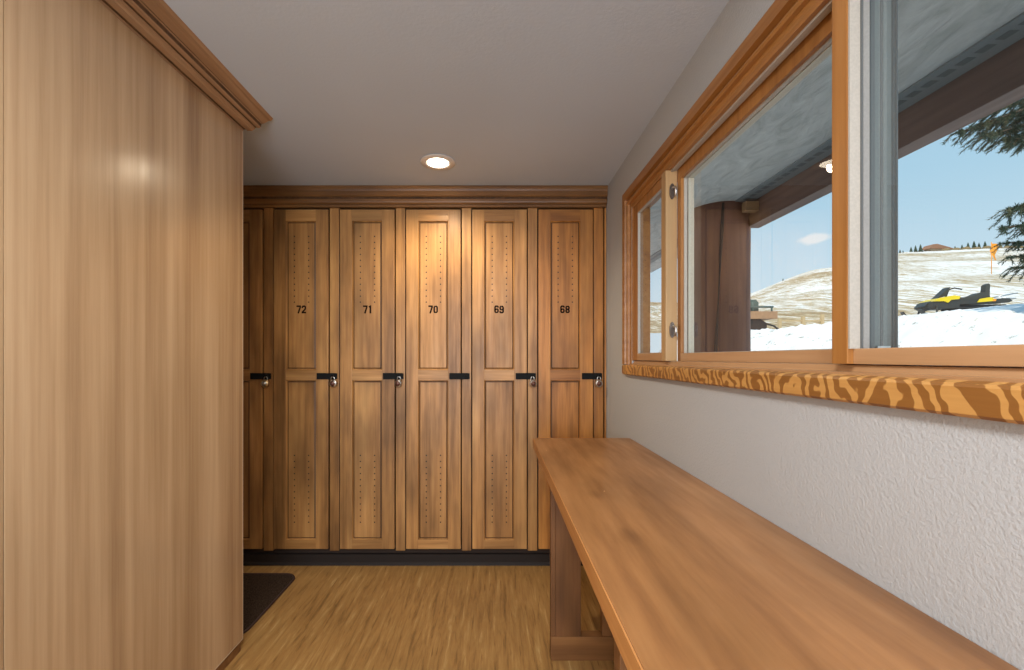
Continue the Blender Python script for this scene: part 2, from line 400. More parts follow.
def sash(parent, x, y0, y1, z0, z1, sf, sn, st, sb, depth, gx, low='sash_low'):
    """frame around a pane: sf/sn far and near stile widths, st/sb top and bottom rails"""
    a = MB(); a.box(x, x+depth, y1-sf, y1, z0, z1, bev=.0015)
    if sn > 0: a.box(x, x+depth, y0, y0+sn, z0, z1, bev=.0015)
    a.box(x, x+depth, y0+sn, y1-sf, z1-st, z1, bev=.0015); a.build('sash_frame', 'fir_z', parent)
    MB().box(x-.001, x+depth, y0+sn, y1-sf, z0, z0+sb, bev=.0015).build('bottom_rail', low, parent)
    gy0, gy1, gz0, gz1 = y0+sn, y1-sf, z0+sb, z1-st
    b = MB(); e = .0035
    b.box(gx-.013, gx-.001, gy1-e, gy1, gz0, gz1); b.box(gx-.013, gx-.001, gy0, gy0+e, gz0, gz1)
    b.box(gx-.013, gx-.001, gy0+e, gy1-e, gz1-e, gz1); b.box(gx-.008, gx-.001, gy0+e, gy1-e, gz0, gz0+e*.6)
    b.build('glazing_bead', 'vinyl', parent)
    g = MB(); v = [g.bm.verts.new(c) for c in ((gx, gy0, gz0), (gx, gy1, gz0), (gx, gy1, gz1), (gx, gy0, gz1))]; g.face(v)
    g.build('glass_pane', 'glass', parent)

w1 = empty('window_1', (.72, 2.0, 1.304)); w1.location = (0, 0, 0)
struct(w1, 'narrow casement nearest the lockers in the fir window', 'window')
sash(w1, .7125, 1.800, 2.197, 1.3045, 2.0875, .062, .028, .042, .034, .02, .7275)
w2 = struct(empty('window_2'), 'middle casement showing the log column and snow', 'window')
sash(w2, .749, .888, 1.752, 1.3045, 2.0875, .032, .020, .044, .031, .022, .774)
e = MB(); e.box(.777, .799, 1.712, 1.722, 1.337, 2.045); e.box(.777, .799, .9, 1.712, 2.040, 2.045)
e.build('outer_jamb', 'ext_cream', w2)
w3 = struct(empty('window_3'), 'large fixed pane at the right showing the parked snowmobile', 'window')
b = MB(); b.box(.7015, .722, .8435, .8475, 1.335, 2.085); 
b.box(.7085, .722, .03, .8435, 2.080, 2.0845); b.build('glazing_bead', 'vinyl', w3)
MB().box(.7245, .7365, .8385, .8475, 1.335, 2.0795).build('grey_glazing_strip', 'strip_grey', w3)
b = MB(); b.box(.722, .7245, .8395, .8475, 1.335, 2.085); b.box(.7390, .7475, .8400, .8475, 1.335, 2.085); b.box(.7620, .7660, .8425, .8475, 1.335, 2.085)
b.build('dark_gasket', 'ext_jamb', w3)
b = MB(); b.box(.7475, .7620, .8440, .8475, 1.335, 2.085); b.box(.7660, .7820, .8415, .8475, 1.335, 2.085)
b.box(.7400, .7990, .03, .8400, 2.075, 2.0845)
b.build('outer_jamb', 'ext_jamb2', w3)
b = MB(); b.box(.782, .7880, .8380, .8475, 1.335, 2.085); b.box(.7855, .7880, .834, .838, 1.335, 2.085, 0); b.build('outer_channel', 'ext_jamb', w3)
MB().box(.752, .778, .8385, .8415, 1.335, 1.340).build('steel_clip', 'steel', w3)
MB().box(.712, .7385, .03, .848, 1.3045, 1.335, bev=.0015).build('bottom_rail', 'sash_low', w3)
g = MB(); g.face([g.bm.verts.new(c) for c in ((.7383, .03, 1.333), (.7383, .84, 1.333), (.7383, .84, 2.08), (.7383, .03, 2.08))]); g.build('glass_pane', 'glass', w3)
mu = MB().box(.7015, .7485, 1.753, 1.799, 1.3045, 2.0875, bev=.002)
mu = struct(mu.build('trim_2', 'fir_pale'), 'pale wood mullion carrying two metal casement latches', 'mullion')
mu3 = MB().box(.7000, .7480, .848, .887, 1.3045, 2.0875, bev=.002)
struct(mu3.build('trim_3', 'fir_z'), 'orange fir mullion between the middle and large panes', 'mullion')
for zc in (2.00, 1.432):
    # casement latch on the camera side of the mullion
    l = MB(); l.prism([(.0135*math.cos(a)*.8, .032*math.sin(a)) for a in [2*PI*k/20 for k in range(20)]], 'Y', 0, -.006)
    lo = l.build('latch_plate', flat('latch_bronze', (0.16, 0.13, 0.11), 0.4, 0.8) if zc == 2.00 else 'latch_bronze_ref' if False else bpy.data.materials.get('latch_bronze'), mu, (.7265, 1.7528, zc))
    h = MB(); h.tube([(0, -.006, .012), (.002, -.02, .012), (.006, -.026, .006), (.004, -.026, -.028)], [.005, .0055, .005, .0035], 8)
    h.build('latch_lever', 'steel', lo)

# ------------------------------------------------------------------ lockers
PXM = F/D
def lx(px): return (px-CX)/PXM
def lz(py): return EYE-(py-CY)/PXM
PITCH, DW, DH0, DH1 = 66.2/PXM, 54.5/PXM, lz(549), lz(209.5)
def digits(txt, h):
    """condensed block numerals as flat strokes, baseline 0, height h"""
    W, sw = 0.57*h, 0.20*h
    def ringp(x0, x1, z0, z1, r, n=4):
        p = []
        for cx, cz, a0 in ((x1-r, z1-r, 0), (x0+r, z1-r, 90), (x0+r, z0+r, 180), (x1-r, z0+r, 270)):
            for k in range(n+1):
                a = math.radians(a0+90*k/n); p.append((cx+r*math.cos(a), cz+r*math.sin(a)))
        return p
    def strokes(c):
        l, r_, b, t = sw/2, W-sw/2, sw/2, h-sw/2; m = h*0.5; R = W*0.34
        if c == '0': return [(ringp(l, r_, b, t, R), True)]
        if c == '8': return [(ringp(l, r_, b, m, R), True), (ringp(l, r_, m, t, R), True)]
        if c == '7': return [([(0, t), (r_, t), (r_, t-.12*h), (W*.38, 0)], False)]
        if c == '1': return [([(W*.15, t-.1*h), (W*.5, t), (W*.5, 0)], False)]
        if c == '2':
            return [([(l, h*.66), (l, h*.8), (l+.09*h, t), (r_-.09*h, t), (r_, h*.82), (r_, h*.62), (r_-.05*h, h*.5), (l, b+.05*h), (l, b), (W, b)], False)]
        if c == '6':
            return [(ringp(l, r_, b, h*.56, R), True), ([(l, h*.3), (l, h*.8), (l+.09*h, t), (r_-.09*h, t), (r_, h*.82), (r_, h*.72)], False)]
        if c == '9':
            return [([(W-x, h-z) for x, z in s], cl) for s, cl in strokes('6')]
    mb = MB(); x = 0
    for c in txt:
        adv = W*(.72 if c == '1' else 1)
        for pts, cl in strokes(c):
            P = [Vector((p[0], p[1])) for p in pts]; n = len(P); A = []; B = []
            for i in range(n):
                d0 = (P[i]-P[i-1]).normalized() if (cl or i > 0) else None
                d1 = (P[(i+1) % n]-P[i]).normalized() if (cl or i < n-1) else None
                d0 = d0 or d1; d1 = d1 or d0
                t = (d0+d1).normalized(); nn = Vector((-t.y, t.x)); k = max(.55, nn.dot(Vector((-d0.y, d0.x))))
                A.append(mb.bm.verts.new((x+P[i].x+nn.x*sw/2/k, 0, P[i].y+nn.y*sw/2/k)))
                B.append(mb.bm.verts.new((x+P[i].x-nn.x*sw/2/k, 0, P[i].y-nn.y*sw/2/k)))
            for i in range(n if cl else n-1):
                q = (i+1) % n; mb.face([A[i], A[q], B[q], B[i]])
        x += adv+.07*h
    for v in mb.bm.verts: v.co.x -= (x-.07*h)/2
    return mb

def make_door_mesh():
    """stiles and rails with sloping glazed inner edges; origin at door's lower left front corner"""
    mb = MB(); px = 1/PXM
    x0, x1 = 0, DW; H = DH1-DH0
    ix0, ix1 = 12*px, DW-12.6*px
    up0, up1 = lz(369.6)-DH0, lz(220.8)-DH0
    lo0, lo1 = lz(540)-DH0, lz(380.5)-DH0
    T = .02
    mb.box(x0, ix0, 0, T, 0, H, bev=.0022); mb.box(ix1, x1, 0, T, 0, H, bev=.0022)
    for a, b in ((up1, H), (lo1, up0), (0, lo0)): mb.box(ix0-.0004, ix1+.0004, 0.0006, T, a, b, 1, bev=.0012)
    return mb, (ix0, ix1, up0, up1, lo0, lo1)
def panel_mesh(x0, x1, z0, z1):
    mb = MB(); e = .0125; y0, y1 = .002, .0115
    o = [mb.bm.verts.new(c) for c in ((x0, y0, z0), (x1, y0, z0), (x1, y0, z1), (x0, y0, z1))]
    m_ = [mb.bm.verts.new(c) for c in ((x0+.006, y1+.0025, z0+.006), (x1-.006, y1+.0025, z0+.006), (x1-.006, y1+.0025, z1-.006), (x0+.006, y1+.0025, z1-.006))]
    i_ = [mb.bm.verts.new(c) for c in ((x0+e, y1, z0+e), (x1-e, y1, z0+e), (x1-e, y1, z1-e), (x0+e, y1, z1-e))]
    for a in range(4):
        b = (a+1) % 4
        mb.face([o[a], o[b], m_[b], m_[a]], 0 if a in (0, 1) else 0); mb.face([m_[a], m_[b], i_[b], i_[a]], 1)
    mb.face(i_, 0)
    return mb
def dots(x_list, z0, z1, n, y):
    mb = MB()
    for x in x_list:
        for k in range(n):
            z = z0+(z1-z0)*k/(n-1)
            mb.face([mb.bm.verts.new((x+.0031*math.cos(a), y, z+.0031*math.sin(a))) for a in [2*PI*i/8 for i in range(8)]])
    return mb

_c = [(293.7-273.8)/PXM, (308-273.8)/PXM]
M['locker_vented'] = wood('locker_wood_vented', (0.20, 0.092, 0.026), (0.395, 0.20, 0.064), (0.53, 0.30, 0.108), grain=42, stretch=0.05, mottle=0.75, mscale=5.0, rough=0.42, tint=True,
    dots=(sum(_c)/2, (_c[1]-_c[0])/2, [(lz(301.9)-DH0, lz(235.9)-DH0, 12), (lz(522.9)-DH0, lz(455.8)-DH0, 12)], .0043))
def make_locker(num):
    root = empty('locker', (0, 0, 0)); col = num
    W = PITCH-.0015
    # carcass, open fronted box
    c = MB(); y0, y1 = .028, .46; t = .016
    c.box(0, t, y0, y1, DH0-.005, DH1+.012); c.box(W-t, W, y0, y1, DH0-.005, DH1+.012)
    c.box(t, W-t, y0, y1, DH1-.004, DH1+.012); c.box(t, W-t, y0, y1, DH0-.005, DH0+.011); c.box(t, W-t, y1-t, y1, DH0+.011, DH1-.004)
    c.build('carcass', 'carcass', root)
    st = MB(); st.box(DW+.0070, W-.0060, .007, .027, DH0-.014, DH1+.012, bev=.003)
    st.build('face_frame_stile', 'locker', root)
    d, q = make_door_mesh()
    door = d.build('door', ['locker', 'locker_h'], root, (0, 0, DH0))
    ix0, ix1, up0, up1, lo0, lo1 = q
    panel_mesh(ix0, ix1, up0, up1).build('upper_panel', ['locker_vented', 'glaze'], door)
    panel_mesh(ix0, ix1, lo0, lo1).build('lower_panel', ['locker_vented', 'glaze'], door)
    cxs = [(293.7-273.8)/PXM, (308-273.8)/PXM]
    if num: digits(num, 8.0/PXM).build('number', 'ink', door, ((300.6-273.8)/PXM, .0110, lz(313.2)-DH0))
    h = MB(); hz0, hz1 = lz(379.3)-DH0, lz(373)-DH0; hx0, hx1 = 43.3/PXM, 63.2/PXM; r = .008
    h.prism([(hx0, hz0), (hx1-r, hz0), (hx1-r*.3, hz0+r*.3), (hx1, hz0+r), (hx1, hz1-r), (hx1-r*.3, hz1-r*.3), (hx1-r, hz1), (hx0, hz1)], 'Y', -.0075, -.0035)
    h.box(hx0+.002, hx0+.05, -.0035, -.0002, hz0+.004, hz1-.004)
    hs = h.build('hasp', 'black', door)
    sx = 59.8/PXM; zc = (hz0+hz1)/2
    k = MB(); k.tube([(sx, -.003, zc+.007), (sx, -.016, zc+.007), (sx, -.021, zc), (sx, -.016, zc-.007), (sx, -.003, zc-.007)], .0022, 6)
    k.box(hx1-.022, hx1+.002, -.0022, .0018, hz0+.002, hz1-.002)
    k.build('staple', 'black', door)
    return root
numbers = [None, '72', '71', '70', '69', '68']
tints = [(1.0, 0.90, 0.80), (0.90, 0.84, 0.76), (1.02, 0.99, 0.95), (1.14, 1.10, 1.04), (1.08, 1.02, 0.93), (1.16, 0.93, 0.60)]  # wood tone per locker, with lamp light put into the brighter middle ones
lab = ['brown wooden locker at far left, its number hidden behind the laminate cabinet']+['tall two-panel wooden locker numbered '+n for n in numbers[1:]]
lab[1] = 'tall brown wooden locker numbered 72, darkest of the numbered ones'
lab[3] = 'lamp-lit wooden locker numbered 70, its hasp without a padlock'
lab[5] = 'orange-toned wooden locker numbered 68, partly behind the table by the wall'
LOCK = []
for i, (n, tn) in enumerate(zip(numbers, tints)):
    r = make_locker(n); x = lx(207.5+66.2*i); r.location = (x, D, 0)
    tag(r, lab[i], 'locker', 'row of tall wooden lockers')
    LOCK.append(x)
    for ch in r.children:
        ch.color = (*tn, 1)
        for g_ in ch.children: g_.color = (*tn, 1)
# end filler strip by the right wall, crown, base
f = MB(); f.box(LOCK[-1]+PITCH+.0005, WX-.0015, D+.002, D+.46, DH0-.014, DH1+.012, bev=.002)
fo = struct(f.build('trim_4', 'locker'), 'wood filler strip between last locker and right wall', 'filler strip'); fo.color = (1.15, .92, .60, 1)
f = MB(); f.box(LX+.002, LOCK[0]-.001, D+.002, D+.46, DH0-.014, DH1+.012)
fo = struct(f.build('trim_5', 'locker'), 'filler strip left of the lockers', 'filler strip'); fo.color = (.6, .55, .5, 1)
zr = DH1+.0125
cp = [(D+.46, zr), (D-.004, zr), (D-.006, zr+.002), (D-.006, zr+.017), (D-.012, zr+.0185), (D-.019, zr+.025), (D-.022, zr+.034), (D-.0225, zr+.047), (D-.018, zr+.052), (D-.018, zr+.058),
      (D-.026, zr+.060), (D-.031, zr+.066), (D-.031, zr+.094), (D-.034, zr+.106), (D-.038, zr+.112), (D-.038, CEIL-.001), (D+.46, CEIL-.001)]
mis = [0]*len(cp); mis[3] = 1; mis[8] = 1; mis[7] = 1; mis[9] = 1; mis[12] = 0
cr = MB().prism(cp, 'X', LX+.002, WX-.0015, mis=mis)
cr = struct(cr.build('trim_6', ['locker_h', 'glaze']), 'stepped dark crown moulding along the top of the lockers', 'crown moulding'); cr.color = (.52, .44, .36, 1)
kb = MB(); kb.box(LX+.002, WX-.0015, D+.03, D+.44, 0.0005, DH0-.0145)  # shadow of the recess is put into the dark colour
kb = struct(kb.build('baseboard_back', 'carcass'), 'toe kick under the row of lockers, recess shade in its black colour', 'toe kick')
k2 = MB().prism([(D+.0295, .001), (D-.008, .001), (D-.003, .012), (D+.004, .02), (D+.006, .066), (D+.0295, .066)], 'X', LX+.002, WX-.0015)
k2.build('rubber_base', 'kick', kb)

# ------------------------------------------------------------------ padlocks
def padlock(x, z, rot, body, lean):
    root = empty('padlock', (x, D-.016, z))
    root.rotation_euler = (lean, rot, 0)
    s_ = MB(); R = .0105
    pts = [(-R, 0, -.030), (-R, 0, -.010)]+[(R*math.cos(a), 0, -.010+R*math.sin(a)) for a in [PI-PI*k/10 for k in range(11)]]+[(R, 0, -.030)]
    s_.tube(pts, .0029, 8); s_.build('shackle', 'steel', root)
    b_ = MB(); b_.lathe([(.004, -.011), (.0205, -.010), (.0235, -.006), (.0235, .006), (.0205, .010), (.004, .011)], (0, 0, -.0425), 'Y', 28)
    bo = b_.build('lock_body', body, root)
    d_ = MB(); d_.lathe([(.0155, -.0115), (.0150, -.0145), (.010, -.0155), (.0085, -.022), (.002, -.0225)], (0, 0, -.0425), 'Y', 24); d_.build('dial', 'dial' if body == 'steel' else 'steel', bo)
    return root
zc = lz(376.2)
for i, (rot, body, n, desc) in enumerate([(0.12, 'brass', None, 'pale brass round padlock hanging on the leftmost hasp beside the laminate cabinet'), (-0.05, 'steel', '72', ''), (0.10, 'steel', '71', ''), None, (0.0, 'steel', '69', ''), (0.03, 'steel', '68', '')] ) if False else []: pass
for i, rot, body, n in ((0, .12, 'brass', None), (1, -.12, 'steel', '72'), (2, .15, 'steel', '71'), (4, -.1, 'steel', '69'), (5, .03, 'steel', '68')):
    p = padlock(LOCK[i]+59.8/PXM, zc-.0035, rot, body, 0)
    p.location.y = D-.0165
    tag(p, ('round steel dial padlock hanging from the hasp of locker '+n) if n else 'pale brass padlock on the leftmost hasp beside the laminate cabinet', 'padlock', 'padlocks on the lockers')

# ------------------------------------------------------------------ left laminate cabinet
PX_, PY1 = -1.14, 1.93
cab = empty('laminate_cabinet', (-1.5, .5, 0))
tag(cab, 'tall light laminate cabinet with crown moulding along the left side', 'cabinet')
def cpart(mb, name, m): o = mb.build(name, m, cab); o.location = (1.5, -.5, 0); return o
cpart(MB().box(PX_-.018, PX_, .992, PY1-.003, .05, 2.36), 'side_panel', 'panel')
cpart(MB().box(PX_-.018, PX_-.0005, -1.2, .989, .05, 2.36), 'side_panel', 'panel')
cpart(MB().box(-1.78, PX_-.018, PY1-.021, PY1-.003, .05, 2.36), 'end_panel', 'panel')
cpart(MB().box(-1.78, PX_-.0185, -1.2, PY1-.0215, .051, 2.36), 'body', 'panel')
e = MB(); e.box(PX_-.018, PX_+.0004, PY1-.003, PY1, .05, 2.345); e.box(PX_-.006, PX_+.0008, -1.2, PY1, .0465, .05)
cpart(e, 'edge_band', 'panel_edge')
cpart(MB().box(-1.76, PX_-.004, -1.2, PY1-.012, 0, .0465), 'plinth', 'leg_h')
q = [(-.018, 2.3445), (.043, 2.3437), (.046, 2.348), (.054, 2.352), (.056, 2.358), (.064, 2.3585), (.066, 2.356), (.078, 2.358), (.081, 2.362), (.084, 2.374), (.088, 2.377), (.092, 2.376), (.108, 2.384), (.116, 2.389), (.127, 2.3895), (.130, 2.393), (.137, 2.3985), (-.018, 2.3985)]
q[1:1] = [(.002, 2.3437), (.004, 2.350), (.018, 2.350), (.020, 2.3437)]
mm = [0]*len(q)
for i_ in (2, 3, 8, 12, 14): mm[i_] = 1
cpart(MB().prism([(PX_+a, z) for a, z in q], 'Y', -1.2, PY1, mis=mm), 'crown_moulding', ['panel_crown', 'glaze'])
# ------------------------------------------------------------------ floor mat
def rrect(x0, x1, y0, y1, r, n=6):
    p = []
    for cx, cy, a0 in ((x1-r, y1-r, 0), (x0+r, y1-r, 90), (x0+r, y0+r, 180), (x1-r, y0+r, 270)):
        for k in range(n+1):
            a = math.radians(a0+90*k/n); p.append((cx+r*math.cos(a), cy+r*math.sin(a)))
    return p
mt = MB().prism(rrect(-1.88, -1.190, 2.0, 2.585, .075), 'Z', .0005, .009).build('floor_mat', 'carpet')
tag(mt, 'dark brown carpet mat with rounded corners in front of the leftmost lockers', 'mat')
bd = MB(); bd.tube([(x, y, .0075) for x, y in rrect(-1.88, -1.190, 2.0, 2.585, .075)], .006, 6, closed=True); bd.build('bound_edge', flat('mat_binding', (.05, .022, .016), .8), mt)

# ------------------------------------------------------------------ table
TX0, TX1, TY0, TY1, TZ = .1978, .7075, -.75, 2.24, .897
tb = empty('wall_table', (.45, 1.0, 0))
tag(tb, 'long orange-brown wooden table along the wall under the window', 'table')
def tpart(mb, name, m): o = mb.build(name, m, tb); o.location = (-.45, -1.0, 0); return o
top = MB(); top.box(TX0+.003, TX1, TY0, TY1-.002, TZ-.046, TZ, bev=.003)
tpart(top, 'tabletop', 'table')
ed = MB().box(TX0, TX0+.0032, TY0, TY1, TZ-.047, TZ-.002, bev=.001)
tpart(ed, 'edge_band', 'table_edge')
for y in (1.854, .83, -.25):
    tpart(MB().box(.2434, .698, y, y+.045, 0.0005, .104, bev=.003), 'foot_rail', 'leg_h')
    tpart(MB().box(.2434, .698, y+.002, y+.045, TZ-.135, TZ-.0465, bev=.003), 'top_rail', 'leg_h')
    l = MB(); l.box(.2640, .374, y+.001, y+.045, .1045, TZ-.1355, bev=.003); l.box(.2440, .2635, y+.004, y+.045, .1045, TZ-.1355, bev=.002)
    tpart(l, 'leg', 'leg')
    tpart(MB().box(.468, .565, y+.003, y+.045, .1045, TZ-.1355, bev=.003), 'leg', 'leg')
tpart(MB().box(.235, .2433, -.6, 2.15, TZ-.11, TZ-.0468, bev=.002), 'apron', 'leg_h') if False else None

# ------------------------------------------------------------------ recessed ceiling light and added fill
def downlight(x, y, label, seen):
    root = empty('recessed_light', (x, y, CEIL))
    tag(root, label, 'light')
    r_ = MB(); r_.lathe([(.060, -.0005), (.094, -.0015), (.096, -.0035), (.092, -.006), (.066, -.009), (.060, -.007), (.060, -.0005)], (0, 0, 0), 'Z', 40, cap=False)
    r_.build('trim_ring', 'trim_white', root)
    b_ = MB(); b_.lathe([(.0585, -.002), (.055, -.007), (.04, -.012), (.002, -.015)], (0, 0, 0), 'Z', 32); b_.build('bulb', 'bulb', root)
    return root
LXp, LYp = -.315, 2.354
downlight(LXp, LYp, 'round glowing recessed ceiling light in front of the lockers', True)
def lamp(kind, name, loc, energy, col, rot=(0, 0, 0), **kw):
    d = bpy.data.lights.new(name, kind); d.energy = energy; d.color = col
    for k, v in kw.items(): setattr(d, k, v)
    o = bpy.data.objects.new(name, d); C.objects.link(o); o.location = loc; o.rotation_euler = rot
    return o
lamp('SPOT', 'downlight_beam', (LXp, LYp, CEIL-.03), 36, (1, .84, .60), spot_size=math.radians(150), spot_blend=.8, shadow_soft_size=.028)
lamp('AREA', 'fill_light_centre', (-.25, .2, CEIL-.02), 26, (.95, .96, 1), shape='DISK', size=.5)  # added fill under the ceiling, no fixture behind it
lamp('AREA', 'fill_light_rear', (-.25, -1.5, CEIL-.02), 50, (.92, .95, 1), shape='DISK', size=.9)  # added soft fill behind the camera, not a room fixture
lamp('AREA', 'fill_light_low', (-.4, -2.2, 1.2), 72, (.86, .92, 1.0), rot=(math.radians(100), 0, 0), shape='RECTANGLE', size=1.6, size_y=1.4)  # added upright fill panel brightening the view from behind the camera

# ------------------------------------------------------------------ porch
SO = 3.02
struct(MB().box(.801, 3.1, -1.5, 8.5, SO, SO+.05).build('porch_soffit', 'soffit'), 'grey stucco porch ceiling outside the window', 'soffit')
v = MB(); v.box(2.60, 2.79, -1.5, 8.5, SO-.012, SO-.0005)
vb = struct(v.build('soffit_band', 'vent_band'), 'smooth grey band beside the porch beam', 'soffit band')
v = MB()
for k in range(95): v.box(2.655, 2.705, -1.4+k*.1, -1.335+k*.1, SO-.014, SO-.0121)
v.build('vent_slots', 'soffit_vent', vb)
bmo = MB().box(2.80, 2.945, -1.5, 4.76, 2.765, SO-.0005, bev=.006).build('porch_beam', 'beam')
tag(bmo, 'dark brown timber beam carrying the edge of the porch roof', 'beam')
lc = MB(); prof_ = []
for k in range(14):
    z = .3+(SO-.302-.0)*k/13; prof_.append((.335+.012*noise.noise(Vector((0, 0, z*1.7))), z))
seg = 48; rings = []
for r, z in prof_:
    rings.append([lc.bm.verts.new((2.575+r*math.cos(2*PI*k/seg)*(1+.012*noise.noise(Vector((k*.5, z*.4, 3)))), 4.95+r*math.sin(2*PI*k/seg), z)) for k in range(seg)])
for a, b in zip(rings, rings[1:]):
    for k in range(seg): lc.face([a[k], a[(k+1) % seg], b[(k+1) % seg], b[k]]).smooth = True
lc.face(rings[0][::-1]); lc.face(rings[-1])
lco = lc.build('log_column', 'log'); tag(lco, 'thick round reddish brown log column holding up the porch beam', 'column')
ck = MB(); a0 = math.radians(253)
pts = []
for k in range(12):
    z = SO-.02-2.2*k/11; a = a0-.30*k/11; r = .338
    pts.append((2.575+r*math.cos(a), 4.95+r*math.sin(a), z))
ck.tube(pts, [.012+.006*math.sin(k) for k in range(12)], 6); ck.build('drying_crack', 'rubber', lco)
MB().box(2.66, 2.80, 4.52, 4.60, 2.88, 2.98, bev=.004).build('log_bracket', 'bracket', lco)

# ------------------------------------------------------------------ terrain
def sm(a, b, x):
    t = max(0, min(1, (x-a)/(b-a))); return t*t*(3-2*t)
def bank_h(X, Y):
    plat = 2.28+.38*sm(9.5, 13.5, X)
    crest = 2.0 + .05*sm(5, 12, Y) - .2*sm(6.5, 5, Y)
    d_ = X-7.0
    h = .25+(crest-.25)*math.exp(-(d_/1.5)**2) if d_ < 0 else crest+(plat-crest)*sm(0, 4, d_)-.10*sm(0, 1, d_)*(1-sm(1, 4, d_))
    n_ = noise.noise(Vector((X*1.3, Y*1.3, 0)))*.08+noise.noise(Vector((X*4, Y*4, 5)))*.07+noise.noise(Vector((X*9, Y*9, 9)))*.05
    fade = 1-.75*sm(8.2, 9.5, X)
    return h+n_*fade
def grid(fn, xs, ys, name, mat):
    mb = MB(); V = [[mb.bm.verts.new((x, y, fn(x, y))) for y in ys] for x in xs]
    for i in range(len(xs)-1):
        for k in range(len(ys)-1): mb.face([V[i][k], V[i+1][k], V[i+1][k+1], V[i][k+1]]).smooth = True
    return mb.build(name, mat)
fr = lambda a, b, n: [a+(b-a)*i/(n-1) for i in range(n)]
struct(grid(bank_h, fr(.9, 19, 210), fr(-4, 16, 230), 'snow_bank', 'snow'), 'lumpy white ploughed snow bank outside the window', 'snow bank')
def hill_h(X, Y):
    u = X/Y
    r = .13+.083*sm(.5, .80, u)+.036*sm(.78, .98, u)+.01*sm(.95, 1.2, u)
    base = 2.22+.38*sm(9.5, 13.5, X)
    ridge = EYE+r*120
    t = (Y-15.5)/(120-15.5)
    h = base+(ridge-base)*min(1, max(0, t))**1.02
    if Y > 120: h = ridge-(Y-120)*.1
    return h+noise.noise(Vector((X*.06, Y*.06, 1)))*.8*sm(18, 50, Y)*(1-sm(90, 118, Y))+noise.noise(Vector((X*.5, Y*.5, 1)))*.12*sm(16, 25, Y)
mb = MB(); ys = [15.5*((150/15.5)**(i/110)) for i in range(111)]; us = fr(-.2, 2.2, 220)
V = [[mb.bm.verts.new((u*y, y, hill_h(u*y, y))) for u in us] for y in ys]
for i in range(len(ys)-1):
    for k in range(len(us)-1): mb.face([V[i][k], V[i][k+1], V[i+1][k+1], V[i+1][k]]).smooth = True
struct(mb.build('hillside', 'hill'), 'snow-patched grassy hill rising to the skyline', 'hill')
def ground(x, y): return bank_h(x, y) if y < 15.5 else hill_h(x, y)

# skyline trees, bushes and the building
def conifer(h, r):
    mb = MB(); mb.lathe([(.06*h, 0), (.05*h, .2*h)], (0, 0, 0), 'Z', 6)
    for k in range(4):
        z = h*(.12+.2*k); rr = r*(1-.2*k); mb.lathe([(rr, z), (rr*.45, z+.2*h), (.02, z+.34*h)], (0, 0, 0), 'Z', 9)
    return mb
base = conifer(1, .26).build('conifer', 'far_tree'); first = True
cols = [(897, 1.1), (900, 1.3), (903, 1.0), (911, 1.8), (915.5, 2.2), (920.5, 2.5), (955, 1.5), (962, 1.8), (968, 2.2), (974, 2.5), (979, 2.0), (985, 2.4), (1000, 2.2), (1007, 2.6), (1014, 2.2), (1020, 2.4), (783, 1.0)]
for i, (px, h) in enumerate(cols):
    o = base if first else base.copy()
    if not first: C.objects.link(o)
    first = False
    y = 117; x = (px-CX)*y/F; s_ = h*.9
    o.location = (x, y, hill_h(x, y)-.3); o.scale = (s_*1.1, s_*1.1, s_)
    tag(o, 'tiny dark conifer on the hilltop skyline' if px > 800 else 'single tiny dark conifer on the ridge beside the log column', 'tree', 'conifers on the skyline')
bb = MB()
t_ = bmesh.new(); bmesh.ops.create_icosphere(t_, subdivisions=2, radius=1)
for v_ in t_.verts: v_.co *= 1+.25*noise.noise(v_.co*2)
bb.merge(t_); bbo = bb.build('bush', 'bush')
for i, px in enumerate((946, 956, 966, 976.5, 987, 997, 1008, 1019)):
    o = bbo if i == 0 else bbo.copy()
    if i: C.objects.link(o)
    y = 115; x = (px-CX)*y/F; o.location = (x, y, hill_h(x, y)+.1); o.scale = (1.12, .8, .5+.25*random.random())
    tag(o, 'low brown bush along the hilltop skyline', 'bush', 'brown bushes on the skyline')
y = 118; x = (937-CX)*y/F
fh = empty('house', (x, y, hill_h(x, y)-.2)); tag(fh, 'small distant building with a long brown roof on the hilltop', 'building')
MB().box(-2.6, 2.4, -1, 1, 0, .7).build('wall', 'far_wall', fh)
MB().prism([(-3.3, .6), (3.6, .5), (1.8, 1.0), (-1.2, 1.8), (-2.4, 1.7)], 'Y', -1.3, 1.2).build('roof', 'far_roof', fh)

# orange flag on the slope
y = 40; x = (991.5-CX)*y/F; gz = hill_h(x, y)
fl = empty('marker_flag', (x, y, gz)); tag(fl, 'orange marker flag on a thin pole out on the snowy slope', 'flag')
zt = EYE+(CY-242)*y/F
MB().tube([(0, 0, -.2), (0, 0, zt-gz)], .03, 6).build('pole', 'orange', fl)
m_ = MB(); hh = zt-gz
nv = [[m_.bm.verts.new((.02+.55*a/4*(1-.25*abs(b-3)/3)+.08*math.sin(b*1.3), .12*math.sin(a*1.2+b*.7), hh-.05-1.5*b/6-.04*a)) for b in range(7)] for a in range(5)]
for a in range(4):
    for b in range(6): m_.face([nv[a][b], nv[a+1][b], nv[a+1][b+1], nv[a][b+1]]).smooth = True
m_.build('flag_cloth', 'orange', fl)

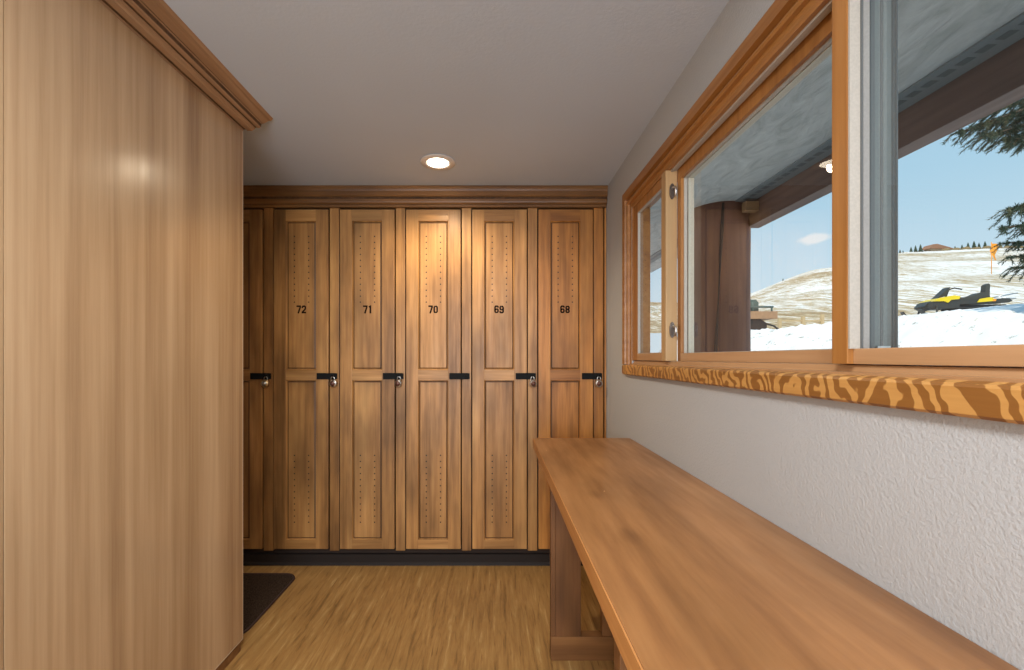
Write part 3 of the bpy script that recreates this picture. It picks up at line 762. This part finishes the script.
# fence posts near the bank
y = 13.6
for i, px in enumerate((779.5, 803, 822)):
    x = (px-CX)*y/F; z = ground(x, y)
    p = MB().box(-.045, .045, -.045, .045, -.25, .52-.06*i, bev=.01).build('fence_post', 'post_wood', None, (x, y, z))
    tag(p, ['short tan fence post in the snow nearest the parked machine', 'short tan fence post in the snow, middle of three', 'short tan fence post in the snow nearest the orange mullion'][i], 'post', 'fence posts in the snow')
xa, xb = (779.5-CX)*y/F+.047, (822-CX)*y/F-.05
rl = MB().box(xa, (803-CX)*y/F-.047, y-.02, y+.02, 0, .05); rl.box((803-CX)*y/F+.047, xb, y-.02, y+.02, 0, .05)
ro = rl.build('fence_rail', 'post_wood', None, (0, 0, ground((800-CX)*y/F, y)+.30)); tag(ro, 'thin tan fence rail joining the short posts in the snow', 'rail')

# ------------------------------------------------------------------ snowmobile (nose towards -X)
def snowmobile(loc, rz):
    r = empty('snowmobile', loc, rz)
    def P(mb, n, m, par=None): return mb.build(n, m, par or r)
    P(MB().prism([(-.95, .30), (-.80, .22), (.10, .25), (.10, .48), (-.15, .62), (-.55, .60), (-.85, .48)], 'Y', -.36, .36), 'chassis', 'dark_plastic')
    P(MB().prism([(-.80, .50), (-.55, .62), (-.10, .70), (.10, .66), (.06, .56), (-.20, .54), (-.30, .44), (-.42, .50), (-.62, .50)], 'Y', -.40, .40), 'hood', 'yellow')
    P(MB().prism([(-1.02, .34), (-.80, .52), (-.70, .50), (-.86, .28)], 'Y', -.28, .28), 'nose_cowl', 'dark_plastic')
    P(MB().prism([(-.50, .63), (-.10, 1.02), (-.06, 1.02), (-.20, .70)], 'Y', -.16, .16), 'windshield', 'dark_plastic')
    hb = MB(); hb.tube([(.16, -.38, .90), (.02, -.22, .98), (-.02, 0, .94), (.02, .22, .98), (.16, .38, .90)], .022, 8); hb.tube([(-.02, 0, .94), (-.12, 0, .66)], .03, 8)
    P(hb, 'handlebar', 'black')
    P(MB().prism([(.02, .52), (.05, .66), (.35, .64), (.70, .70), (.90, .80), (1.18, .80), (1.20, .56)], 'Y', -.19, .19), 'seat', 'seat_vinyl')
    P(MB().prism([(1.10, .80), (1.13, 1.06), (1.20, 1.12), (1.26, 1.08), (1.24, .60), (1.16, .60)], 'Y', -.11, .11), 'backrest', 'seat_vinyl')
    P(MB().prism([(0, .38), (0, .55), (1.75, .56), (1.85, .48), (1.75, .42)], 'Y', -.26, .26), 'tunnel', 'dark_plastic')
    P(MB().prism([(.72, .44), (.80, .56), (1.10, .61), (1.24, .60), (1.20, .47)], 'Y', -.285, -.262), 'yellow_side_panel', 'yellow')
    P(MB().prism([(1.20, .47), (1.22, .56), (1.33, .53), (1.30, .47)], 'Y', -.285, -.262), 'tail_light', 'orange')
    t = MB(); a = [(.10, .06), (1.55, .02), (1.74, .10), (1.80, .24), (1.70, .36), (.0, .37), (-.16, .24), (-.08, .12)]
    t.prism(a, 'Y', -.19, .19)
    for k in range(14): t.box(.05+k*.11, .08+k*.11, -.2, .2, -.005+.0*k, .05)
    P(t, 'track', 'rubber')
    rk = MB(); rk.tube([(1.30, -.2, .60), (2.05, -.2, .74), (2.10, 0, .75), (2.05, .2, .74), (1.30, .2, .60)], .018, 6); rk.tube([(1.55, -.2, .58), (2.0, -.2, .56), (2.0, .2, .56), (1.55, .2, .58)], .018, 6)
    P(rk, 'rear_rack', 'steel')
    for sgn in (-1, 1):
        k = MB(); y = .5*sgn
        k.prism([(-1.32, .20), (-1.20, .04), (-1.05, .0), (-.35, .0), (-.30, .04), (-1.0, .045), (-1.16, .09), (-1.26, .22)], 'Y', y-.07, y+.07)
        k.tube([(-.75, y, .04), (-.70, y*.9, .26), (-.62, y*.6, .36)], .028, 6); k.tube([(-.72, y*.95, .15), (-.45, y*.55, .28)], .022, 6)
        P(k, 'ski', 'dark_plastic')
    for sgn in (-1, 1): P(MB().box(.0, .75, .27*sgn, .37*sgn, .24, .27), 'running_board', 'dark_plastic')
    return r
y = 13.9; x = (949-CX)*y/F
sx = snowmobile((x, y, ground(x, y)+.02), math.radians(-12))
sx.scale = (.82, .82, .90)
tag(sx, 'black and yellow snowmobile parked on the snow behind the bank', 'snowmobile')

# second machine half hidden by the log column
y = 12.6; x0 = (760-CX)*y/F; z0 = ground(x0, y)+.03
um = empty('cargo_snow_machine', (x0, y, z0)); tag(um, 'dull green and rust parked snow machine half hidden behind the log column', 'snow machine')
MB().box(-1.3, .26, -.4, .4, .42, .64, bev=.02).build('cargo_deck', 'rust', um)
b = MB(); b.tube([(-1.3, -.38, .76), (.14, -.38, .76)], .03, 6); b.tube([(-1.3, .38, .76), (.14, .38, .76)], .03, 6); b.tube([(.10, -.38, .64), (.10, -.38, .76)], .025, 6); b.tube([(-.45, -.38, .64), (-.45, -.38, .9)], .03, 6); b.tube([(-.45, .38, .64), (-.45, .38, .9)], .03, 6)
b.build('rack_rail', 'green_steel', um)
MB().prism([(-1.1, .64), (-1.0, .98), (-.32, .98), (-.24, .90), (-.24, .64)], 'Y', -.32, .32).build('cab_hood', 'green_steel', um)
b = MB(); b.prism([(-1.2, .10), (-1.1, .02), (-.15, .02), (-.02, .12), (-.02, .30), (-.2, .42), (-1.2, .42)], 'Y', -.35, .35)
for k in range(8): b.box(-1.1+k*.13, -1.05+k*.13, -.37, .37, 0, .05)
b.build('track', 'rubber', um)
for sgn in (-1, 1):
    b = MB(); b.tube([(-.05, .3*sgn, .30), (.22, .3*sgn, .22), (.42, .3*sgn, .06)], .028, 6); b.box(.10, .52, .3*sgn-.05, .3*sgn+.05, .02, .05)
    b.build('ski', 'dark_plastic', um)

# ------------------------------------------------------------------ spruce just right of the view
TRX, TRY = 9.3, 6.4; tz = ground(TRX, TRY)
sp = empty('spruce_tree', (TRX, TRY, tz)); tag(sp, 'dark green spruce reaching in from the right, its drooping branches against the sky', 'tree')
MB().tube([(0, 0, -.3), (.03, 0, 3), (0, .03, 8)], [.2, .15, .03], 10).build('trunk', 'bark', sp)
wd, fo_, ft = MB(), MB(), MB()
rnd = random.Random(5)
def needles(mb, a, b, n, ln):
    d_ = (b-a)
    if d_.length < 1e-5: return
    dn = d_.normalized()
    for k in range(n):
        p_ = a+d_*rnd.random(); rv = Vector((rnd.uniform(-1, 1), rnd.uniform(-1, 1), rnd.uniform(-.8, 1))); rv = (rv-dn*rv.dot(dn)).normalized()
        q_ = p_+(dn*.65+rv*.75)*ln*rnd.uniform(.7, 1.2); sd = dn.cross(rv)*.0055
        mb.face([mb.bm.verts.new(p_-sd), mb.bm.verts.new(p_+sd), mb.bm.verts.new(q_)])
def branch(start, end, sag, dens=1.0, width=.55):
    a, b = Vector(start), Vector(end); n = 12; L_ = (b-a).length
    pts = [a.lerp(b, t/n)+Vector((0, 0, -sag*math.sin(PI*t/n)*.6)) for t in range(n+1)]
    wd.tube(pts, [.028*(1-.8*t/n)+.003 for t in range(n+1)], 5)
    ax = (b-a).normalized(); side = ax.cross(Vector((0, 0, 1))).normalized()
    for t in range(2, n+1):
        for rep in range(int(4*dens)):
            f_ = t-rnd.random(); i = max(0, min(n-1, int(f_))); p_ = pts[i].lerp(pts[i+1], f_-i)
            sg = rnd.choice((-1, 1)); ln = width*(.35+.65*math.sin(PI*min(1, (n-f_)/n*.85+.12)))*rnd.uniform(.6, 1.1)
            e_ = p_+(ax*.75+side*sg*rnd.uniform(.2, .9)+Vector((0, 0, -rnd.uniform(.15, .75)))).normalized()*ln
            m2 = p_.lerp(e_, .5)+Vector((0, 0, .04))
            wd.tube([p_, m2, e_], [.007, .005, .003], 3)
            nd = int(120*ln); up_ = ft if rnd.random() < .2 else fo_
            needles(up_, p_, m2, nd, .06); needles(up_, m2, e_, nd, .055)
        needles(fo_, pts[t-1], pts[t], 40, .065)
def W_(px, py, Y): return Vector(((px-CX)*Y/F-TRX, Y-TRY, EYE-(py-CY)*Y/F-tz))
# upper cluster
for (px, py, Y, z0_, sag) in ((957, 133, 6.2, 5.6, .05), (980, 138, 6.0, 5.3, .05), (992, 122, 6.5, 5.8, .1), (1004, 140, 6.1, 5.1, .05), (1020, 138, 5.8, 5.1, .05), (985, 113, 6.9, 5.8, .1), (1015, 122, 6.4, 5.4, 0)):
    branch((0, 0, z0_-tz), W_(px, py, Y), sag, 1.9, .42)
for (px, py, Y, z0_, sag) in ((1006, 210, 6.2, 3.95, .0), (999, 229, 6.1, 3.6, .02), (1007, 258, 6.1, 3.1, .05), (1009, 243, 6.5, 3.2, .05), (1013, 268, 6.0, 2.9, .05)):
    branch((0, 0, z0_-tz), W_(px, py, Y), sag, .75, .34)
for k in range(46):
    z = .8+k*.14; a = k*2.4; R_ = 2.4*(1-z/8.5)+.2
    d_ = Vector((math.cos(a), math.sin(a), 0))
    if d_.x < .1 and z < 6.5-tz+.5: continue
    branch((0, 0, z), (d_.x*R_, d_.y*R_, z-.35), .1, .8, .6)
wd.build('branches', 'bark', sp)
tag(fo_.build('needles', 'needle', sp), kind='stuff'); tag(ft.build('sunlit_needles', 'needle_sunlit', sp), kind='stuff')

# ------------------------------------------------------------------ sky and sun
wld = bpy.data.worlds.new('sky'); bpy.context.scene.world = wld; wld.use_nodes = True
nt = wld.node_tree; bg = nt.nodes['Background']; L = nt.links.new
tc = N(nt, 'ShaderNodeTexCoord'); sp_ = N(nt, 'ShaderNodeSeparateXYZ'); L(tc.outputs['Generated'], sp_.inputs[0])
sky = ramp(nt, sp_.outputs['Z'], [(0.0, (0.72, 0.85, 0.93)), (0.15, (0.62, 0.80, 0.92)), (0.30, (0.45, 0.69, 0.86)), (0.8, (0.22, 0.46, 0.75))])
mp = N(nt, 'ShaderNodeMapping'); mp.inputs['Scale'].default_value = (1, 1, 3.2); mp.inputs['Location'].default_value = (.35, .1, .0); L(tc.outputs['Generated'], mp.inputs['Vector'])
cn = N(nt, 'ShaderNodeTexNoise', Scale=4.2, Detail=6.0, Roughness=0.55); L(mp.outputs[0], cn.inputs['Vector'])
cm = ramp(nt, cn.outputs[0], [(0.66, (0, 0, 0)), (0.78, (.8, .8, .8))])
vs = N(nt, 'ShaderNodeVectorMath', operation='SUBTRACT'); L(tc.outputs['Generated'], vs.inputs[0]); vs.inputs[1].default_value = (.59, .777, .2186)
vm = N(nt, 'ShaderNodeVectorMath', operation='MULTIPLY'); L(vs.outputs[0], vm.inputs[0]); vm.inputs[1].default_value = (16, 16, 52)
vl = N(nt, 'ShaderNodeVectorMath', operation='LENGTH'); L(vm.outputs[0], vl.inputs[0])
c2 = N(nt, 'ShaderNodeTexNoise', Scale=22.0, Detail=4.0); L(tc.outputs['Generated'], c2.inputs['Vector'])
va = N(nt, 'ShaderNodeMath', operation='ADD'); L(vl.outputs['Value'], va.inputs[0]); L(c2.outputs[0], va.inputs[1])
puff = ramp(nt, va.outputs[0], [(0.75, (.75, .75, .75)), (1.0, (0, 0, 0))])
cm = mixc(nt, 'LIGHTEN', 1.0, cm, puff)
L(mixc(nt, 'MIX', cm, sky, (0.93, 0.93, 0.93)), bg.inputs['Color']); bg.inputs['Strength'].default_value = 1.0
lamp('SUN', 'sun', (0, -5, 12), 3.5, (1, .93, .82), rot=(math.radians(38), 0, math.radians(-38)), angle=math.radians(.6))

# ------------------------------------------------------------------ camera
cd = bpy.data.cameras.new('camera'); cam = bpy.data.objects.new('camera', cd); C.objects.link(cam)
cam.location = (0, 0, EYE); cam.rotation_euler = (PI/2, 0, 0)
cd.sensor_width = 36; cd.lens = F/1024*36; cd.shift_x = (512-CX)/1024; cd.shift_y = (CY-335)/1024; cd.clip_start = .02; cd.clip_end = 600
sc = bpy.context.scene; sc.camera = cam
sc.view_settings.view_transform = 'Standard'; sc.view_settings.look = 'None'; sc.view_settings.exposure = 0.0
